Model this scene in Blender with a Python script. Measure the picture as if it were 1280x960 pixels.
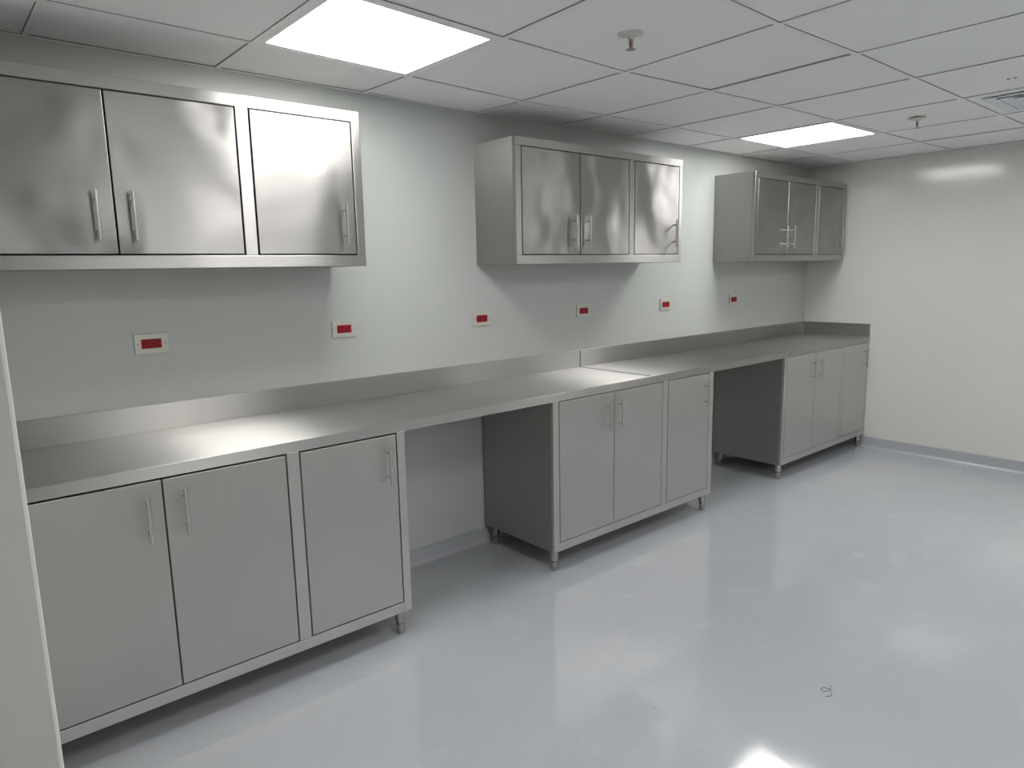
import bpy, bmesh, math, random
from mathutils import Vector, Matrix
random.seed(7)

# ------------------------------------------------------------------ scene, camera, light
scene = bpy.context.scene
for o in list(bpy.data.objects):
    bpy.data.objects.remove(o, do_unlink=True)
COL = scene.collection

YAW, PITCH, ROLL = 0.7075, 0.1638, -0.0195
CAM = Vector((0.0, -2.8488, 1.479))
fwd = Vector((math.sin(YAW)*math.cos(PITCH), math.cos(YAW)*math.cos(PITCH), -math.sin(PITCH)))
rt = Vector((math.cos(YAW), -math.sin(YAW), 0))
up = rt.cross(fwd)
r2 = rt*math.cos(ROLL) + up*math.sin(ROLL)
u2 = up*math.cos(ROLL) - rt*math.sin(ROLL)
cd = bpy.data.cameras.new('camera')
cam = bpy.data.objects.new('camera', cd); COL.objects.link(cam)
M = Matrix((( r2.x, u2.x, -fwd.x, CAM.x), (r2.y, u2.y, -fwd.y, CAM.y), (r2.z, u2.z, -fwd.z, CAM.z), (0,0,0,1)))
cam.matrix_world = M
cd.sensor_fit = 'HORIZONTAL'; cd.sensor_width = 36.0; cd.lens = 861.1*36/1280
cd.clip_start = 0.02; cd.clip_end = 50
scene.camera = cam

world = bpy.data.worlds.new('world'); scene.world = world; world.use_nodes = True
world.node_tree.nodes['Background'].inputs[0].default_value = (0.5, 0.52, 0.55, 1)
world.node_tree.nodes['Background'].inputs[1].default_value = 0.10

LIGHT_POWER = 9.0
vs = scene.view_settings
vs.view_transform = 'Standard'; vs.look = 'None'; vs.gamma = 1.0; vs.use_curve_mapping = False
vs.exposure = 0.93

# ------------------------------------------------------------------ measures (metres)
XL, XR = 0.06, 5.745            # inner faces of the end walls
YW = 0.008                      # inner face of the long wall
YB = -7.2                       # wall behind the camera
ZC = 2.263                      # ceiling
YF = -0.545                     # front of the base cabinets
ZT, ZLIP, ZDB, ZCB = 0.8986, 0.8585, 0.1469, 0.1043
YU = -0.3056                    # front of the wall cabinets
U0, U1, UD0, UD1 = 1.507, 2.1034, 1.5505, 2.0631

# ------------------------------------------------------------------ materials
def mat(name):
    m = bpy.data.materials.new(name); m.use_nodes = True
    nt = m.node_tree; b = nt.nodes['Principled BSDF']
    return m, nt, b
def N(nt, typ, **kw):
    n = nt.nodes.new(typ)
    for k, v in kw.items():
        if k.startswith('i_'):
            key = k[2:]
            key = int(key) if key.isdigit() else key.replace('_', ' ')
            n.inputs[key].default_value = v
        else: setattr(n, k, v)
    return n
def pos(nt, scale=(1,1,1)):
    g = N(nt, 'ShaderNodeNewGeometry'); mp = N(nt, 'ShaderNodeMapping')
    mp.inputs['Scale'].default_value = scale
    nt.links.new(g.outputs['Position'], mp.inputs['Vector'])
    return mp.outputs['Vector']
def noise(nt, vec, scale, detail=2.0, rough=0.5):
    n = N(nt, 'ShaderNodeTexNoise'); n.inputs['Scale'].default_value = scale
    n.inputs['Detail'].default_value = detail; n.inputs['Roughness'].default_value = rough
    nt.links.new(vec, n.inputs['Vector']); return n.outputs['Fac']
def ramp(nt, fac, stops):
    r = N(nt, 'ShaderNodeValToRGB')
    els = r.color_ramp.elements
    while len(els) < len(stops): els.new(0.5)
    for e, (p, c) in zip(els, stops):
        e.position = p; e.color = (*c, 1) if len(c) == 3 else c
    nt.links.new(fac, r.inputs['Fac']); return r.outputs['Color']
def maprange(nt, fac, a, b, lo=0.0, hi=1.0):
    r = N(nt, 'ShaderNodeMapRange'); r.inputs['From Min'].default_value = lo; r.inputs['From Max'].default_value = hi
    r.inputs['To Min'].default_value = a; r.inputs['To Max'].default_value = b
    nt.links.new(fac, r.inputs['Value']); return r.outputs['Result']
def bump(nt, b, h, strength, dist, prev=None):
    n = N(nt, 'ShaderNodeBump'); n.inputs['Strength'].default_value = strength; n.inputs['Distance'].default_value = dist
    nt.links.new(h, n.inputs['Height'])
    if prev: nt.links.new(prev, n.inputs['Normal'])
    nt.links.new(n.outputs['Normal'], b.inputs['Normal']); return n.outputs['Normal']

def steel(name, brush, rough=0.50, aniso=1.0, dent=0.0, col=(0.56,0.55,0.525), dscale=2.6, rough2=0.32, aniso2=0.9, mix=0.45):
    """brushed stainless: brush = axis of the grain. A wide lobe across the grain plus a tighter one."""
    m, nt, b = mat(name)
    out = nt.nodes['Material Output']
    b2 = N(nt, 'ShaderNodeBsdfPrincipled')
    sc = [420.0]*3; sc['xyz'.index(brush)] = 3.0
    g = noise(nt, pos(nt, sc), 1.0, 3.0, 0.6)
    g2 = noise(nt, pos(nt), 5.0, 3.0, 0.6)
    c0 = tuple(c*0.975 for c in col); c1 = tuple(min(1, c*1.025) for c in col)
    cr = ramp(nt, g, [(0.3, c0), (0.7, c1)])
    geo = N(nt, 'ShaderNodeNewGeometry')
    cr_ = N(nt, 'ShaderNodeVectorMath', operation='CROSS_PRODUCT')
    ax = [0.0]*3; ax['xyz'.index(brush)] = 1.0
    nt.links.new(geo.outputs['True Normal'], cr_.inputs[0]); cr_.inputs[1].default_value = ax
    ad = N(nt, 'ShaderNodeVectorMath', operation='ADD'); ad.inputs[1].default_value = (0.0011, 0.0013, 0.0017)
    nt.links.new(cr_.outputs[0], ad.inputs[0])
    for bb, r, an in ((b, rough, aniso), (b2, rough2, aniso2)):
        bb.inputs['Metallic'].default_value = 1.0
        bb.inputs['Anisotropic'].default_value = an
        nt.links.new(cr, bb.inputs['Base Color'])
        nt.links.new(maprange(nt, g2, r-0.015, r+0.015, 0.3, 0.7), bb.inputs['Roughness'])
        nt.links.new(ad.outputs[0], bb.inputs['Tangent'])
    if dent:
        d = noise(nt, pos(nt), dscale, 1.5, 0.45)
        nrm = bump(nt, b, d, 1.0, dent); nt.links.new(nrm, b2.inputs['Normal'])
    mx = N(nt, 'ShaderNodeMixShader'); mx.inputs[0].default_value = mix
    nt.links.new(b.outputs[0], mx.inputs[1]); nt.links.new(b2.outputs[0], mx.inputs[2])
    nt.links.new(mx.outputs[0], out.inputs['Surface'])
    return m
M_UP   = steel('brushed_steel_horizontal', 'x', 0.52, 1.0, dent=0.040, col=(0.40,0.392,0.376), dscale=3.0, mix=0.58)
M_UPF  = steel('brushed_steel_frame', 'x', 0.50, 1.0, dent=0.003, col=(0.50,0.492,0.47), mix=0.4)
M_TOP  = steel('brushed_steel_worktop', 'x', 0.47, 1.0, dent=0.003, dscale=1.6, col=(0.48,0.472,0.45), mix=0.3)
M_SPL  = steel('brushed_steel_splash', 'x', 0.47, 1.0, dent=0.003, dscale=1.6, col=(0.48,0.472,0.45), mix=0.3)
M_SPLR = steel('brushed_steel_end_splash', 'y', 0.45, 1.0, col=(0.44,0.433,0.415))
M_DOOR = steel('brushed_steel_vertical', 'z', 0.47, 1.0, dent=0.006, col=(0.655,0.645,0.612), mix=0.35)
M_FR   = steel('brushed_steel_stile', 'z', 0.45, 0.8, col=(0.63,0.62,0.59), mix=0.35)
M_SIDE = steel('brushed_steel_side', 'z', 0.45, 0.9, dent=0.006, col=(0.40,0.395,0.376), mix=0.4)
def plain(name, col, rough=0.5, metal=0.0, spec=0.5):
    m, nt, b = mat(name)
    b.inputs['Base Color'].default_value = (*col, 1); b.inputs['Roughness'].default_value = rough
    b.inputs['Metallic'].default_value = metal; b.inputs['Specular IOR Level'].default_value = spec
    return m
M_HAND = plain('polished_steel', (0.56,0.55,0.53), 0.19, 1.0)
M_LEG  = plain('satin_steel', (0.46,0.45,0.425), 0.24, 1.0)
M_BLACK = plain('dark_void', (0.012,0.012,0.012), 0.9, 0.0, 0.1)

def paint(name, col, rough, var=0.03, bumpd=0.0015, bscale=30):
    m, nt, b = mat(name)
    n1 = noise(nt, pos(nt), 1.3, 4, 0.6)
    c0 = tuple(c*(1-var) for c in col); c1 = tuple(c*(1+var) for c in col)
    nt.links.new(ramp(nt, n1, [(0.3, c0), (0.7, c1)]), b.inputs['Base Color'])
    n2 = noise(nt, pos(nt), 6.0, 3, 0.6)
    nt.links.new(maprange(nt, n2, rough-0.02, rough+0.03, 0.3, 0.7), b.inputs['Roughness'])
    n3 = noise(nt, pos(nt), bscale, 3, 0.55)
    bump(nt, b, n3, 0.6, bumpd)
    return m
M_WALL  = paint('wall_paint', (0.485,0.511,0.488), 0.30, 0.012, 0.0006, 10)
M_WALLR = paint('end_wall_paint', (0.63,0.63,0.60), 0.14, 0.012, 0.0005, 9)
M_WALLF = paint('opposite_wall_paint', (0.82,0.82,0.80), 0.4, 0.01, 0.0005, 9)
M_JAMB  = paint('jamb_plaster', (0.66,0.65,0.61), 0.45, 0.05, 0.004, 9)
M_TILE  = paint('ceiling_tile_white', (0.92,0.922,0.92), 0.75, 0.015, 0.0006, 60)
M_TEE   = plain('tee_white', (0.90,0.902,0.90), 0.5)
M_PLAST = plain('sprinkler_cream', (0.66,0.65,0.58), 0.45)
M_BRASS = plain('sprinkler_metal', (0.42,0.36,0.30), 0.35, 1.0)
M_GLASSR = plain('sprinkler_bulb_dark', (0.10,0.03,0.02), 0.2)

def floor_mat(name, scuffs=True):
    m, nt, b = mat(name)
    p = pos(nt)
    n1 = noise(nt, p, 0.9, 5, 0.62)
    n2 = noise(nt, pos(nt, (1.0, 1.6, 1)), 3.2, 6, 0.68)
    base = ramp(nt, n1, [(0.30, (0.392,0.414,0.442)), (0.72, (0.432,0.450,0.472))])
    mask = ramp(nt, n2, [(0.56, (0,0,0)), (0.74, (1,1,1))])
    mx = N(nt, 'ShaderNodeMix', data_type='RGBA')
    nt.links.new(base, mx.inputs['A']); mx.inputs['B'].default_value = (0.495,0.512,0.535,1)
    mul = N(nt, 'ShaderNodeMath', operation='MULTIPLY'); mul.inputs[1].default_value = 0.55
    nt.links.new(mask, mul.inputs[0]); nt.links.new(mul.outputs[0], mx.inputs['Factor'])
    # tiny dark specks
    v = noise(nt, p, 60.0, 2, 0.5)
    sp = ramp(nt, v, [(0.745, (1,1,1)), (0.775, (0.55,0.55,0.55))])
    mm = N(nt, 'ShaderNodeMix', data_type='RGBA', blend_type='MULTIPLY'); mm.inputs['Factor'].default_value = 1.0
    nt.links.new(mx.outputs['Result'], mm.inputs['A']); nt.links.new(sp, mm.inputs['B'])
    nt.links.new(mm.outputs['Result'], b.inputs['Base Color'])
    nt.links.new(maprange(nt, n2, 0.06, 0.15, 0.42, 0.72), b.inputs['Roughness'])
    b.inputs['Specular IOR Level'].default_value = 0.5
    n3 = noise(nt, p, 45.0, 2, 0.5)
    n4 = noise(nt, p, 7.0, 2, 0.5)
    pr = bump(nt, b, n4, 0.5, 0.0005)
    bump(nt, b, n3, 0.5, 0.00012, pr)
    return m
M_FLOOR = floor_mat('epoxy_floor')
M_BASE = paint('epoxy_cove', (0.40,0.418,0.44), 0.22, 0.03, 0.0012, 25)

def emit(name, col, s):
    m, nt, b = mat(name)
    b.inputs['Base Color'].default_value = (0.8,0.8,0.8,1)
    b.inputs['Emission Color'].default_value = (*col,1); b.inputs['Emission Strength'].default_value = s
    return m
M_LED = emit('led_diffuser', (1.0,0.985,0.975), LIGHT_POWER)

# ------------------------------------------------------------------ mesh helpers
def box(bm, x0, x1, y0, y1, z0, z1, bev=0.0):
    vs_ = [bm.verts.new((x, y, z)) for x in (x0, x1) for y in (y0, y1) for z in (z0, z1)]
    f = [(0,1,3,2),(4,6,7,5),(0,4,5,1),(2,3,7,6),(0,2,6,4),(1,5,7,3)]
    fs = [bm.faces.new([vs_[i] for i in q]) for q in f]
    if bev:
        es = list({e for q in fs for e in q.edges})
        bmesh.ops.bevel(bm, geom=es, offset=bev, segments=2, profile=0.5, affect='EDGES')
    return bm
def tube(bm, p0, p1, r, n=16, r1=None, caps=True):
    p0 = Vector(p0); p1 = Vector(p1); d = (p1-p0).normalized()
    a = d.orthogonal().normalized(); c = d.cross(a); r1 = r if r1 is None else r1
    A = [bm.verts.new(p0 + (a*math.cos(t)+c*math.sin(t))*r) for t in [2*math.pi*i/n for i in range(n)]]
    B = [bm.verts.new(p1 + (a*math.cos(t)+c*math.sin(t))*r1) for t in [2*math.pi*i/n for i in range(n)]]
    for i in range(n):
        f = bm.faces.new((A[i], A[(i+1)%n], B[(i+1)%n], B[i])); f.smooth = True
    if caps: bm.faces.new(A[::-1]); bm.faces.new(B)
    return bm
def lathe(bm, prof, cx=0, cy=0, n=24):
    """prof: (r, z) from one end to the other"""
    rings = []
    for r, z in prof:
        rings.append([bm.verts.new((cx+r*math.cos(2*math.pi*i/n), cy+r*math.sin(2*math.pi*i/n), z)) for i in range(n)])
    for a, b_ in zip(rings, rings[1:]):
        for i in range(n):
            f = bm.faces.new((a[i], a[(i+1)%n], b_[(i+1)%n], b_[i])); f.smooth = True
    bm.faces.new(rings[0][::-1]); bm.faces.new(rings[-1])
    return bm
def prism(bm, pts, axis, a0, a1):
    """extrude a 2-D profile along axis ('x': pts are (y,z); 'y': pts are (x,z); 'z': (x,y))"""
    def mk(p, a):
        return {'x': (a, p[0], p[1]), 'y': (p[0], a, p[1]), 'z': (p[0], p[1], a)}[axis]
    A = [bm.verts.new(mk(p, a0)) for p in pts]; B = [bm.verts.new(mk(p, a1)) for p in pts]
    n = len(pts)
    for i in range(n): bm.faces.new((A[i], A[(i+1)%n], B[(i+1)%n], B[i]))
    bm.faces.new(A[::-1]); bm.faces.new(B)
    return bm
def hexa(bm, lo, hi):
    """lo, hi: four corner points each"""
    A = [bm.verts.new(p) for p in lo]; B = [bm.verts.new(p) for p in hi]
    for i in range(4): bm.faces.new((A[i], A[(i+1)%4], B[(i+1)%4], B[i]))
    bm.faces.new(A[::-1]); bm.faces.new(B)
    return bm
def obj(name, bm, m, parent=None, loc=None):
    bmesh.ops.recalc_face_normals(bm, faces=bm.faces[:])
    for e in bm.edges:
        if len(e.link_faces) != 2 or e.calc_face_angle(3.0) > 0.7: e.smooth = False
    me = bpy.data.meshes.new(name); bm.to_mesh(me); bm.free()
    me.materials.append(m)
    o = bpy.data.objects.new(name, me); COL.objects.link(o)
    if parent: o.parent = parent
    if loc: o.location = loc
    return o
def B(*a, **k): return box(bmesh.new(), *a, **k)
def thing(name, label, cat, loc, group=None):
    o = bpy.data.objects.new(name, None); COL.objects.link(o); o.location = loc
    o.empty_display_size = 0.1
    o['label'] = label; o['category'] = cat
    if group: o['group'] = group
    return o
def struct(o, label=None):
    o['kind'] = 'structure'
    if label: o['label'] = label
    return o

# ------------------------------------------------------------------ room shell
struct(obj('floor', B(-1.5, XR+0.15, YB-0.15, YW+0.15, -0.1, 0.0), M_FLOOR), 'glossy grey epoxy floor with faint scuffs')
struct(obj('wall_back', B(XL-0.15, XR+0.15, YW, YW+0.15, 0.0, ZC+0.3), M_WALL), 'long pale grey-green painted wall behind the cabinets')
struct(obj('wall_right', B(XR, XR+0.15, YB-0.15, YW, 0.0, ZC+0.3), M_WALLR), 'pale glossy painted end wall beyond the worktop')
struct(obj('wall_front', B(-1.5, XR, YB-0.15, YB, 0.0, ZC+0.3), M_WALLF), 'pale painted wall opposite the cabinets')
JY0, JY1 = -2.035, -3.05        # doorway through the left wall
WT = 0.16
bm = B(XL-WT, XL, JY0, YW, 0.0, ZC+0.3, bev=0.004)
box(bm, XL-WT, XL, YB, JY1, 0.0, ZC+0.3, bev=0.006)
box(bm, XL-WT, XL, JY1-0.004, JY0+0.004, 2.10, ZC+0.3)
struct(obj('wall_left', bm, M_JAMB), 'pale plastered wall end beside the doorway')
struct(obj('wall_corridor', B(-1.5, -1.4, YB, YW+0.15, 0.0, ZC+0.3), M_WALLR), 'pale corridor wall outside the doorway')

# coved skirting painted like the floor
def cove(h, t, r):
    pts = [(0, 0), (0, h), (-t, h-0.004), (-t, r)]
    for i in range(1, 7):
        a = math.pi/2*i/6
        pts.append((-t - r*(1-math.cos(a)), r - r*math.sin(a)))
    return pts
pf = cove(0.088, 0.006, 0.022)
struct(obj('baseboard_back', prism(bmesh.new(), [(YW+p, z) for p, z in pf], 'x', XL, XR), M_BASE), 'grey epoxy cove skirting under the long wall')
struct(obj('baseboard_right', prism(bmesh.new(), [(XR+p, z) for p, z in pf], 'y', YB, YW), M_BASE), 'grey epoxy cove skirting along the end wall')
struct(obj('baseboard_left', prism(bmesh.new(), [(XL-p, z) for p, z in pf], 'y', JY0, YW), M_BASE), 'grey epoxy cove skirting along the left wall')
struct(obj('baseboard_front', prism(bmesh.new(), [(YB-p, z) for p, z in pf], 'x', XL, XR), M_BASE), 'grey epoxy cove skirting opposite the cabinets')

# ------------------------------------------------------------------ suspended ceiling
ceil = struct(obj('ceiling', B(-1.5, XR, YB, YW, ZC+0.16, ZC+0.26), M_BLACK), 'suspended ceiling of white square tiles')
CX = [XL, 0.375, 0.983, 1.612, 2.248, 2.825, 3.398, 4.005, 4.628, 5.178, XR]      # column lines; index k+1 is line k
RY = [YW, -0.345, -0.968, -1.597, -2.21, -2.82, -3.43, -4.04, -4.65, -5.26, -5.87, -6.48, -7.09, YB]
SAG = {(4,0):.006, (3,1):.009, (4,1):.014, (5,1):.007, (3,2):.013, (4,2):.019, (5,2):.008, (4,3):.009}
def node(i, j):
    x, y, z = CX[i], RY[j], ZC
    if j == 1: y += {1:-.03, 2:-.02, 3:-.012}.get(i, 0.0) + (0.012 if 4 <= i <= 6 else 0)
    if j == 2: y += {3:.015, 4:.02, 5:.012, 7:-.012, 8:-.02, 9:-.03, 10:-.05}.get(i, 0.0)
    z -= SAG.get((i, j), 0.0)
    return Vector((x, y, z))
nx, ny = len(CX), len(RY)
LIGHTS = {(2,1), (7,1), (2,4), (7,4), (2,7), (7,7), (2,10), (7,10)}  # the two rearmost rows are unseen panels added to raise the ambient light
VENT = (7,3)
TW, GAP, DZ = 0.0105, 0.0017, 0.0034
DROOP = {(4,2): 0.0}
def inset(i, j, d, dz):
    c = [node(i, j), node(i+1, j), node(i+1, j+1), node(i, j+1)]
    out = []
    for k, (sx, sy) in enumerate(((1,-1), (-1,-1), (-1,1), (1,1))):
        ex = d if 0 < i or sx < 0 else 0.001
        dx = d; dy = d
        if i == 0 and sx > 0: dx = 0.016
        if i == nx-2 and sx < 0: dx = 0.016
        if j == 0 and sy < 0: dy = 0.016
        if j == ny-2 and sy > 0: dy = 0.016
        out.append(c[k] + Vector((sx*dx, sy*dy, dz)))
    return out
for i in range(nx-1):
    for j in range(ny-1):
        if (i, j) in LIGHTS or (i, j) == VENT: continue
        jit = random.uniform(-0.0006, 0.0012)
        lo = inset(i, j, TW+GAP, DZ+jit)
        if (i, j) == (4, 2):            # one tile sits skewed and leaves a wide dark gap
            for k in (1, 2): lo[k] = lo[k] + Vector((-0.005, 0, 0.001))
        hi = [p + Vector((0, 0, 0.015)) for p in lo]
        obj('ceiling_tile', hexa(bmesh.new(), lo, hi), M_TILE, ceil)
def tee(p, q, w, side):
    s = Vector(side)*w
    lo = [p-s, p+s, q+s, q-s]
    lo = [v + Vector((0,0,-0.0005)) for v in lo]
    bm = hexa(bmesh.new(), lo, [v+Vector((0,0,0.0018)) for v in lo])
    s2 = Vector(side)*0.001
    lo = [p-s2, p+s2, q+s2, q-s2]
    lo = [v + Vector((0,0,0.0012)) for v in lo]
    hexa(bm, lo, [v+Vector((0,0,0.038)) for v in lo])
    return bm
for j in range(1, ny-1):                # main runners along the room, drawn in tile-long lengths
    for i in range(nx-1):
        obj('main_tee', tee(node(i, j), node(i+1, j), TW, (0,1,0)), M_TEE, ceil)
for i in range(1, nx-1):
    for j in range(ny-1):
        a, b_ = node(i, j), node(i, j+1)
        a = a + Vector((0, -TW if j else 0, 0)); b_ = b_ + Vector((0, TW if j < ny-2 else 0, 0))
        obj('cross_tee', tee(a, b_, TW, (1,0,0)), M_TEE, ceil)
def angle(x0, x1, y0, y1):
    obj('wall_angle', B(x0, x1, y0, y1, ZC-0.001, ZC+0.001), M_TEE, ceil)
angle(XL, XR, YW-0.014, YW); angle(XL, XR, YB, YB+0.014)
angle(XR-0.014, XR, YB+0.014, YW-0.014); angle(XL, XL+0.014, YB+0.014, YW-0.014)

LL = {(2,1): 'lit square LED ceiling panel above the wall cabinet by the doorway wall',
      (7,1): 'lit square LED ceiling panel nearest the end wall corner',
      (2,4): 'lit square LED ceiling panel just inside the doorway',
      (7,4): 'lit square LED ceiling panel beyond the air diffuser',
      (2,7): 'unseen LED ceiling panel added as fill behind the doorway, on the doorway side',
      (7,7): 'unseen LED ceiling panel added as fill behind the doorway, on the end wall side',
      (2,10): 'unseen LED ceiling panel added as fill by the opposite wall, on the doorway side',
      (7,10): 'unseen LED ceiling panel added as fill by the opposite wall, on the end wall side'}
for (i, j), lab in LL.items():
    c = (node(i, j)+node(i+1, j+1))/2
    t = thing('ceiling_light', lab, 'ceiling light', c, 'LED panels in the ceiling')
    q = [p - c for p in inset(i, j, TW+0.001, 0.0005)]
    bm = bmesh.new()
    w = 0.021
    inn = [q[0]+Vector((w,-w,0)), q[1]+Vector((-w,-w,0)), q[2]+Vector((-w,w,0)), q[3]+Vector((w,w,0))]
    for k in range(4):
        l = (k+1) % 4
        lo = [q[k], q[l], inn[l], inn[k]]
        hexa(bm, lo, [p+Vector((0,0,0.012)) for p in lo])
    obj('frame', bm, M_TEE, t)
    lo = [p+Vector((0,0,0.003)) for p in inn]
    obj('diffuser', hexa(bmesh.new(), lo, [p+Vector((0,0,0.006)) for p in lo]), M_LED, t)
    obj('housing', B(-0.27,0.27,-0.27,0.27,0.0125,0.05), M_TEE, t)

# air diffuser set into its tile
M_VENT = plain('vent_bluish_white', (0.74,0.79,0.84), 0.35)
i, j = VENT
c = (node(i, j)+node(i+1, j+1))/2
t = thing('air_diffuser', 'bluish white square louvred air diffuser set into the ceiling', 'air vent', c)
q = [p-c for p in inset(i, j, TW+GAP, DZ)]
bm = bmesh.new(); hx = 0.225
h4 = [Vector((-hx,hx,DZ)), Vector((hx,hx,DZ)), Vector((hx,-hx,DZ)), Vector((-hx,-hx,DZ))]
for k in range(4):
    l = (k+1) % 4
    lo = [q[k], q[l], h4[l], h4[k]]
    hexa(bm, lo, [p+Vector((0,0,0.015)) for p in lo])
obj('surround_tile', bm, M_TILE, t)
def ring(bm, r0, z0, r1, z1, th):
    a = [Vector((-r0,r0,z0)), Vector((r0,r0,z0)), Vector((r0,-r0,z0)), Vector((-r0,-r0,z0))]
    b_ = [Vector((-r1,r1,z1)), Vector((r1,r1,z1)), Vector((r1,-r1,z1)), Vector((-r1,-r1,z1))]
    for k in range(4):
        l = (k+1) % 4
        lo = [a[k], a[l], b_[l], b_[k]]
        hexa(bm, lo, [p+Vector((0,0,th)) for p in lo])
    return bm
obj('vent_frame', ring(bmesh.new(), 0.24, -0.006, 0.195, -0.002, 0.004), M_VENT, t)
for r in (0.185, 0.135, 0.085):
    obj('louvre', ring(bmesh.new(), r, -0.006, r-0.038, 0.022, 0.002), M_VENT, t)
obj('centre_plate', B(-0.035,0.035,-0.035,0.035,-0.004,-0.001), M_VENT, t)
obj('duct_box', ring(B(-0.22,0.22,-0.22,0.22,0.09,0.094), 0.22, 0.02, 0.2199, 0.09, 0.004), M_BLACK, t)

# sprinklers
def sprinkler(x, y, lab):
    t = thing('fire_sprinkler', lab, 'sprinkler', (x, y, ZC+DZ), 'ceiling sprinklers')
    obj('escutcheon', lathe(bmesh.new(), [(0.012,-0.017),(0.018,-0.0165),(0.038,-0.0125),(0.044,-0.0105),(0.044,-0.009),(0.022,-0.006),(0.022,0.0)], n=32), M_PLAST, t)
    bm = lathe(bmesh.new(), [(0.008,-0.026),(0.012,-0.022),(0.012,-0.010),(0.012,0.0)], n=16)
    obj('body', bm, M_PLAST, t)
    bm = bmesh.new()
    for s in (-1, 1):
        tube(bm, (0.010*s, 0, -0.022), (0.009*s, 0, -0.045), 0.0022, 8)
        tube(bm, (0.009*s, 0, -0.045), (0.002*s, 0, -0.056), 0.0022, 8)
    obj('frame_arm', bm, M_BRASS, t)
    obj('glass_bulb', lathe(bmesh.new(), [(0.0015,-0.054),(0.0028,-0.046),(0.0028,-0.032),(0.0015,-0.025)], n=10), M_GLASSR, t)
    obj('deflector', lathe(bmesh.new(), [(0.004,-0.0600),(0.017,-0.0592),(0.017,-0.0582),(0.004,-0.0560)], n=20), M_BRASS, t)
sprinkler(1.936, -1.237, 'cream fire sprinkler in the tile beside the LED panel by the doorway')
sprinkler(4.293, -1.301, 'cream fire sprinkler between the far LED panel and the air diffuser')

# ------------------------------------------------------------------ handles
def handle_bm(x, y, z0, z1):
    bm = bmesh.new(); r = 0.0058; st = 0.032
    tube(bm, (x, y-st, z0+0.001), (x, y-st, z1-0.001), r, 16)
    zm = (z0+z1)/2
    for s in (-1, 1):
        tube(bm, (x, y, zm+s*0.048), (x, y-st, zm+s*0.048), 0.0042, 12)
    return bm
# ------------------------------------------------------------------ base cabinets
def base_cabinet(xl, a, s, m0, m1, d, xr, hx, label, g=0.0042):
    t = thing('base_cabinet', label, 'cabinet', (xl, 0, 0), 'steel base cabinets under the worktop')
    L = lambda v: v - xl
    W = xr-xl; back = -0.004; T = 0.018
    zt = ZLIP
    bm = B(0, 0.0015, YF+T, back, ZCB, zt)
    box(bm, W-0.0015, W, YF+T, back, ZCB, zt)
    box(bm, 0.0015, W-0.0015, back-0.0015, back, ZCB, zt)
    box(bm, 0.0015, W-0.0015, YF+T, back-0.0015, ZCB, ZCB+0.0015)
    obj('body', bm, M_SIDE, t)
    # face frame: stiles and bottom rail (the top rail is the worktop's front lip)
    bv = 0.0016
    obj('stile', B(0, L(a), YF, YF+T, ZCB, zt, bev=bv), M_FR, t)
    obj('stile', B(L(m0), L(m1), YF, YF+T, ZDB+0.0002, zt, bev=bv), M_FR, t)
    obj('stile', B(L(d), W, YF, YF+T, ZCB, zt, bev=bv), M_FR, t)
    obj('bottom_rail', B(L(a), L(d), YF, YF+T, ZCB, ZDB, bev=bv), M_FR, t)
    obj('shadow_board', B(L(a)+0.001, L(d)-0.001, YF+T+0.003, YF+T+0.006, ZDB, zt-0.001), M_BLACK, t)  # black sheet painting in the shade behind the door gaps
    zt2 = zt-0.0015-g; zb = ZDB+0.0042
    for (x0, x1, h) in ((a+g, s-g/2, hx[0]), (s+g/2, m0-g, hx[1]), (m1+g, d-g, hx[2])):
        do = obj('door', B(L(x0), L(x1), YF-0.0005, YF+T, zb, zt2, bev=0.0016), M_DOOR, t)
        obj('handle', handle_bm(L(h), YF-0.0005, 0.660, 0.817), M_HAND, do)
    for x in (0.030, W-0.040):
        for y in (YF+0.032, back-0.05):
            lg = obj('leg', lathe(bmesh.new(), [(0.019,0.052),(0.021,0.058),(0.021,ZCB)], x, y), M_LEG, t)
            obj('foot', lathe(bmesh.new(), [(0.0145,0.0),(0.0165,0.004),(0.0165,0.034),(0.0185,0.038),(0.0185,0.046),(0.015,0.048),(0.015,0.054)], x, y), M_LEG, lg)
    return t
base_cabinet(0.0675, 0.106, 0.5165, 0.922, 0.967, 1.3684, 1.4035, (0.465, 0.574, 1.319),
             'brushed steel three-door base cabinet against the doorway wall', 0.0052)
base_cabinet(2.222, 2.261, 2.6613, 3.066, 3.1125, 3.516, 3.5575, (2.600, 2.693, 3.463),
             'brushed steel three-door base cabinet between the two open knee spaces')
base_cabinet(4.400, 4.4334, 4.8445, 5.262, 5.300, 5.708, XR-0.003, (4.783, 4.896, 5.648),
             'brushed steel three-door base cabinet in the corner against the end wall')

# ------------------------------------------------------------------ worktop
SEAM = 2.972
wt = thing('worktop', 'long brushed steel worktop with upstand running over the base cabinets', 'worktop', (XL, 0, ZT))
X = lambda v: v - XL
Zl = ZLIP - ZT
yb = YW-0.0005
def lip_profile():      # folded front edge of the sheet, profile in (y, z)
    return [(YF, Zl), (YF, -0.003), (YF+0.0009, -0.0009), (YF+0.003, 0.0), (YF+0.003, -0.0015), (YF+0.0015, -0.0035), (YF+0.0015, Zl+0.0015), (YF+0.02, Zl+0.0015), (YF+0.02, Zl)]
for x0, x1 in ((XL+0.001, SEAM-0.0006), (SEAM+0.0006, XR-0.001)):
    obj('top_panel', B(X(x0), X(x1), YF+0.003, yb, -0.0015, 0.0), M_TOP, wt)
    obj('front_lip', prism(bmesh.new(), lip_profile(), 'x', X(x0), X(x1)), M_UPF, wt)
    obj('upstand', B(X(x0), X(x1)-(0.012 if x1 > 5 else 0), -0.006, yb, 0.0001, 0.1015, bev=0.0014), M_SPL, wt)
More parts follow.
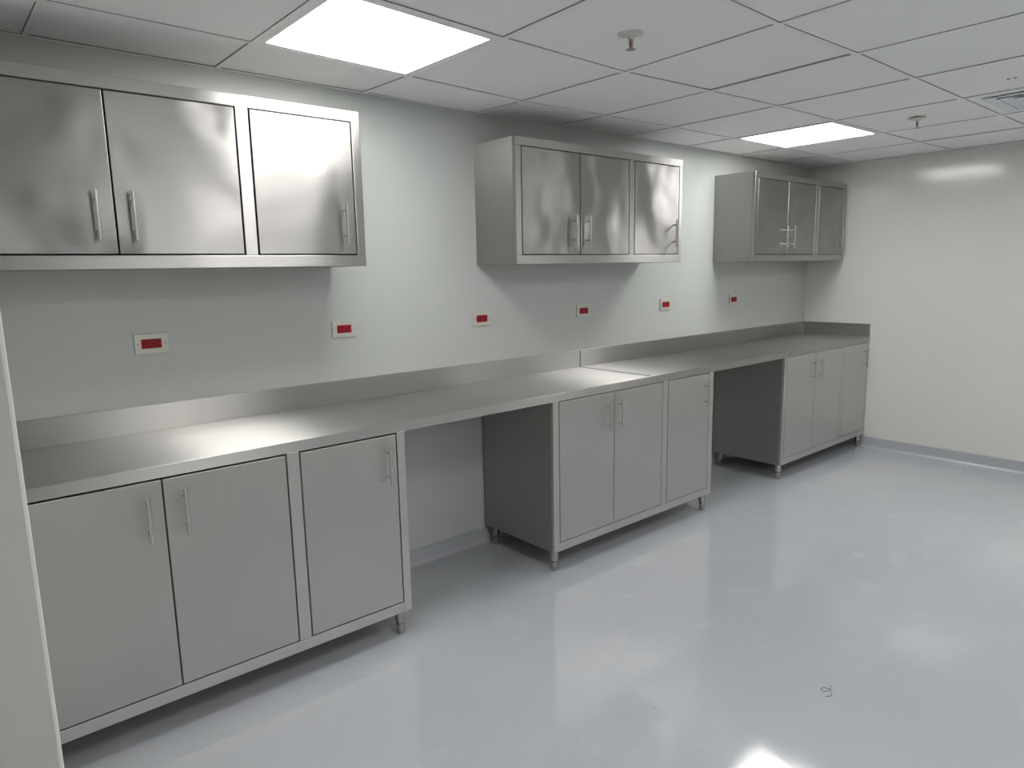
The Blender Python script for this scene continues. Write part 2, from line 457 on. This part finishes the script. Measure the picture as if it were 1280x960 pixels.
obj('end_upstand', B(X(XR)-0.0125, X(XR)-0.001, YF+0.001, yb-0.001, 0.0001, 0.1015, bev=0.0014), M_SPLR, wt)
M_WELD = plain('ground_weld', (0.10,0.098,0.092), 0.45, 1.0)
obj('weld_seam', B(X(SEAM)-0.009, X(SEAM)+0.009, YF+0.012, -0.0065, 0.0, 0.0006), M_WELD, wt)
obj('upstand_seam', B(X(SEAM)-0.003, X(SEAM)+0.003, -0.0066, -0.0055, 0.001, 0.100), M_WELD, wt)

# ------------------------------------------------------------------ wall cabinets
def wall_cabinet(xl, a, s, m0, m1, d, xr, hx, label, g=0.0042):
    t = thing('wall_cabinet', label, 'cabinet', (xl, 0, U0), 'steel wall cabinets above the worktop')
    L = lambda v: v - xl
    Zz = lambda v: v - U0
    W = xr-xl; T = 0.02; H = Zz(U1); back = YW-0.0005
    bm = B(0, 0.0015, YU+T, back, 0, H)
    box(bm, W-0.0015, W, YU+T, back, 0, H)
    box(bm, 0.0015, W-0.0015, YU+T, back, 0, 0.0015)
    box(bm, 0.0015, W-0.0015, YU+T, back, H-0.0015, H)
    box(bm, 0.0015, W-0.0015, back-0.0015, back, 0.0015, H-0.0015)
    obj('body', bm, M_SIDE, t)
    bv = 0.0020
    lo, hi = Zz(UD0), Zz(UD1)
    obj('stile', B(0, L(a), YU, YU+T, lo, hi, bev=bv), M_UPF, t)
    obj('stile', B(L(m0), L(m1), YU, YU+T, lo, hi, bev=bv), M_UPF, t)
    obj('stile', B(L(d), W, YU, YU+T, lo, hi, bev=bv), M_UPF, t)
    obj('rail', B(0, W, YU, YU+T, 0, lo, bev=bv), M_UPF, t)
    obj('rail', B(0, W, YU, YU+T, hi, H, bev=bv), M_UPF, t)
    obj('shadow_board', B(L(a)+0.001, L(d)-0.001, YU+T+0.003, YU+T+0.006, lo, hi), M_BLACK, t)  # black backing gives the door gaps their shade by colour
    for (x0, x1, h) in ((a+g, s-g/2, hx[0]), (s+g/2, m0-g, hx[1]), (m1+g, d-g, hx[2])):
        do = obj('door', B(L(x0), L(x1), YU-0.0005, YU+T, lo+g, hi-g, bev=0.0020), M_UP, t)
        obj('handle', handle_bm(L(h), YU-0.0005, Zz(1.595), Zz(1.753)), M_HAND, do)
    return t
wall_cabinet(0.089, 0.126, 0.5176, 0.9247, 0.970, 1.3723, 1.4094, (0.4625, 0.567, 1.318),
             'brushed steel three-door wall cabinet next to the doorway wall', 0.0048)
wall_cabinet(2.2201, 2.2576, 2.6637, 3.0547, 3.0984, 3.512, 3.5398, (2.607, 2.707, 3.449),
             'brushed steel three-door wall cabinet hung between the two other wall cabinets')
wall_cabinet(4.3524, 4.3918, 4.8049, 5.2199, 5.2674, 5.6863, 5.7085, (4.752, 4.857, 5.622),
             'brushed steel three-door wall cabinet in the corner by the end wall')

# ------------------------------------------------------------------ red sockets
M_PLATE = plain('cover_plate', (0.56,0.55,0.49), 0.38, 0.35)
M_RED = plain('red_socket_plastic', (0.27,0.008,0.02), 0.5, 0.0, 0.25)
M_SLOT = plain('socket_slot', (0.012,0.001,0.002), 0.8, 0.0, 0.1)
M_SCREW = plain('screw_steel', (0.30,0.29,0.27), 0.4, 1.0)
def socket(x, label):
    t = thing('power_socket', label, 'socket', (x, YW, 1.232), 'red sockets on the long wall')
    obj('cover_plate', B(-0.058,0.058,-0.006,0.0,-0.0375,0.0375, bev=0.0018), M_PLATE, t)
    r = obj('receptacle', B(-0.0345,0.0345,-0.0095,-0.005,-0.0175,0.0175, bev=0.0012), M_RED, t)
    for s in (-1, 1):
        cx = 0.017*s
        obj('slot', B(cx+0.000,cx+0.008,-0.0100,-0.0090,0.0055,0.0080), M_SLOT, r)
        obj('slot', B(cx+0.001,cx+0.008,-0.0100,-0.0090,-0.0080,-0.0055), M_SLOT, r)
        bm = bmesh.new(); tube(bm, (cx-0.009,-0.0090,0), (cx-0.009,-0.0100,0), 0.0028, 10)
        obj('earth_hole', bm, M_SLOT, r)
        bm = bmesh.new(); tube(bm, (0.047*s,-0.0058,0), (0.047*s,-0.0072,0), 0.0032, 12)
        obj('screw', bm, M_SCREW, t)
for x, lab in ((0.654, 'red double socket under the wall cabinet next to the doorway wall'),
               (1.449, 'red double socket just past the edge of the doorway-side wall cabinet'),
               (2.239, 'red double socket below the near end of the in-between wall cabinet'),
               (3.013, 'red double socket below the middle of the in-between wall cabinet'),
               (3.809, 'red double socket on bare wall between the in-between and corner wall cabinets'),
               (4.636, 'red double socket under the wall cabinet in the corner')):
    socket(x, lab)

# ------------------------------------------------------------------ scrap of thread on the floor
cu = [(-0.02,0.012),(0,0),(0.02,0.006),(0.035,0.022),(0.03,0.04),(0.012,0.043),(0.005,0.032),(0.015,0.022),(0.04,0.02),(0.06,0.03)]
bm = bmesh.new()
for (x0, y0), (x1, y1) in zip(cu, cu[1:]):
    tube(bm, (x0, y0, 0.0012), (x1, y1, 0.0010), 0.0008, 6)
th = obj('thread_scrap', bm, plain('dark_thread', (0.10,0.10,0.11), 0.8), None, (2.24, -1.90, 0.0))
th['label'] = 'short curled dark thread lying on the grey floor'; th['category'] = 'thread'

# two small dark dots on the face of a ceiling tile
for dx in (-0.012, 0.014):
    bm = bmesh.new(); tube(bm, (3.76, -1.865+dx, ZC+DZ-0.0012), (3.76, -1.865+dx, ZC+DZ+0.0005), 0.006, 10)
    obj('tile_mark', bm, M_BLACK, ceil)
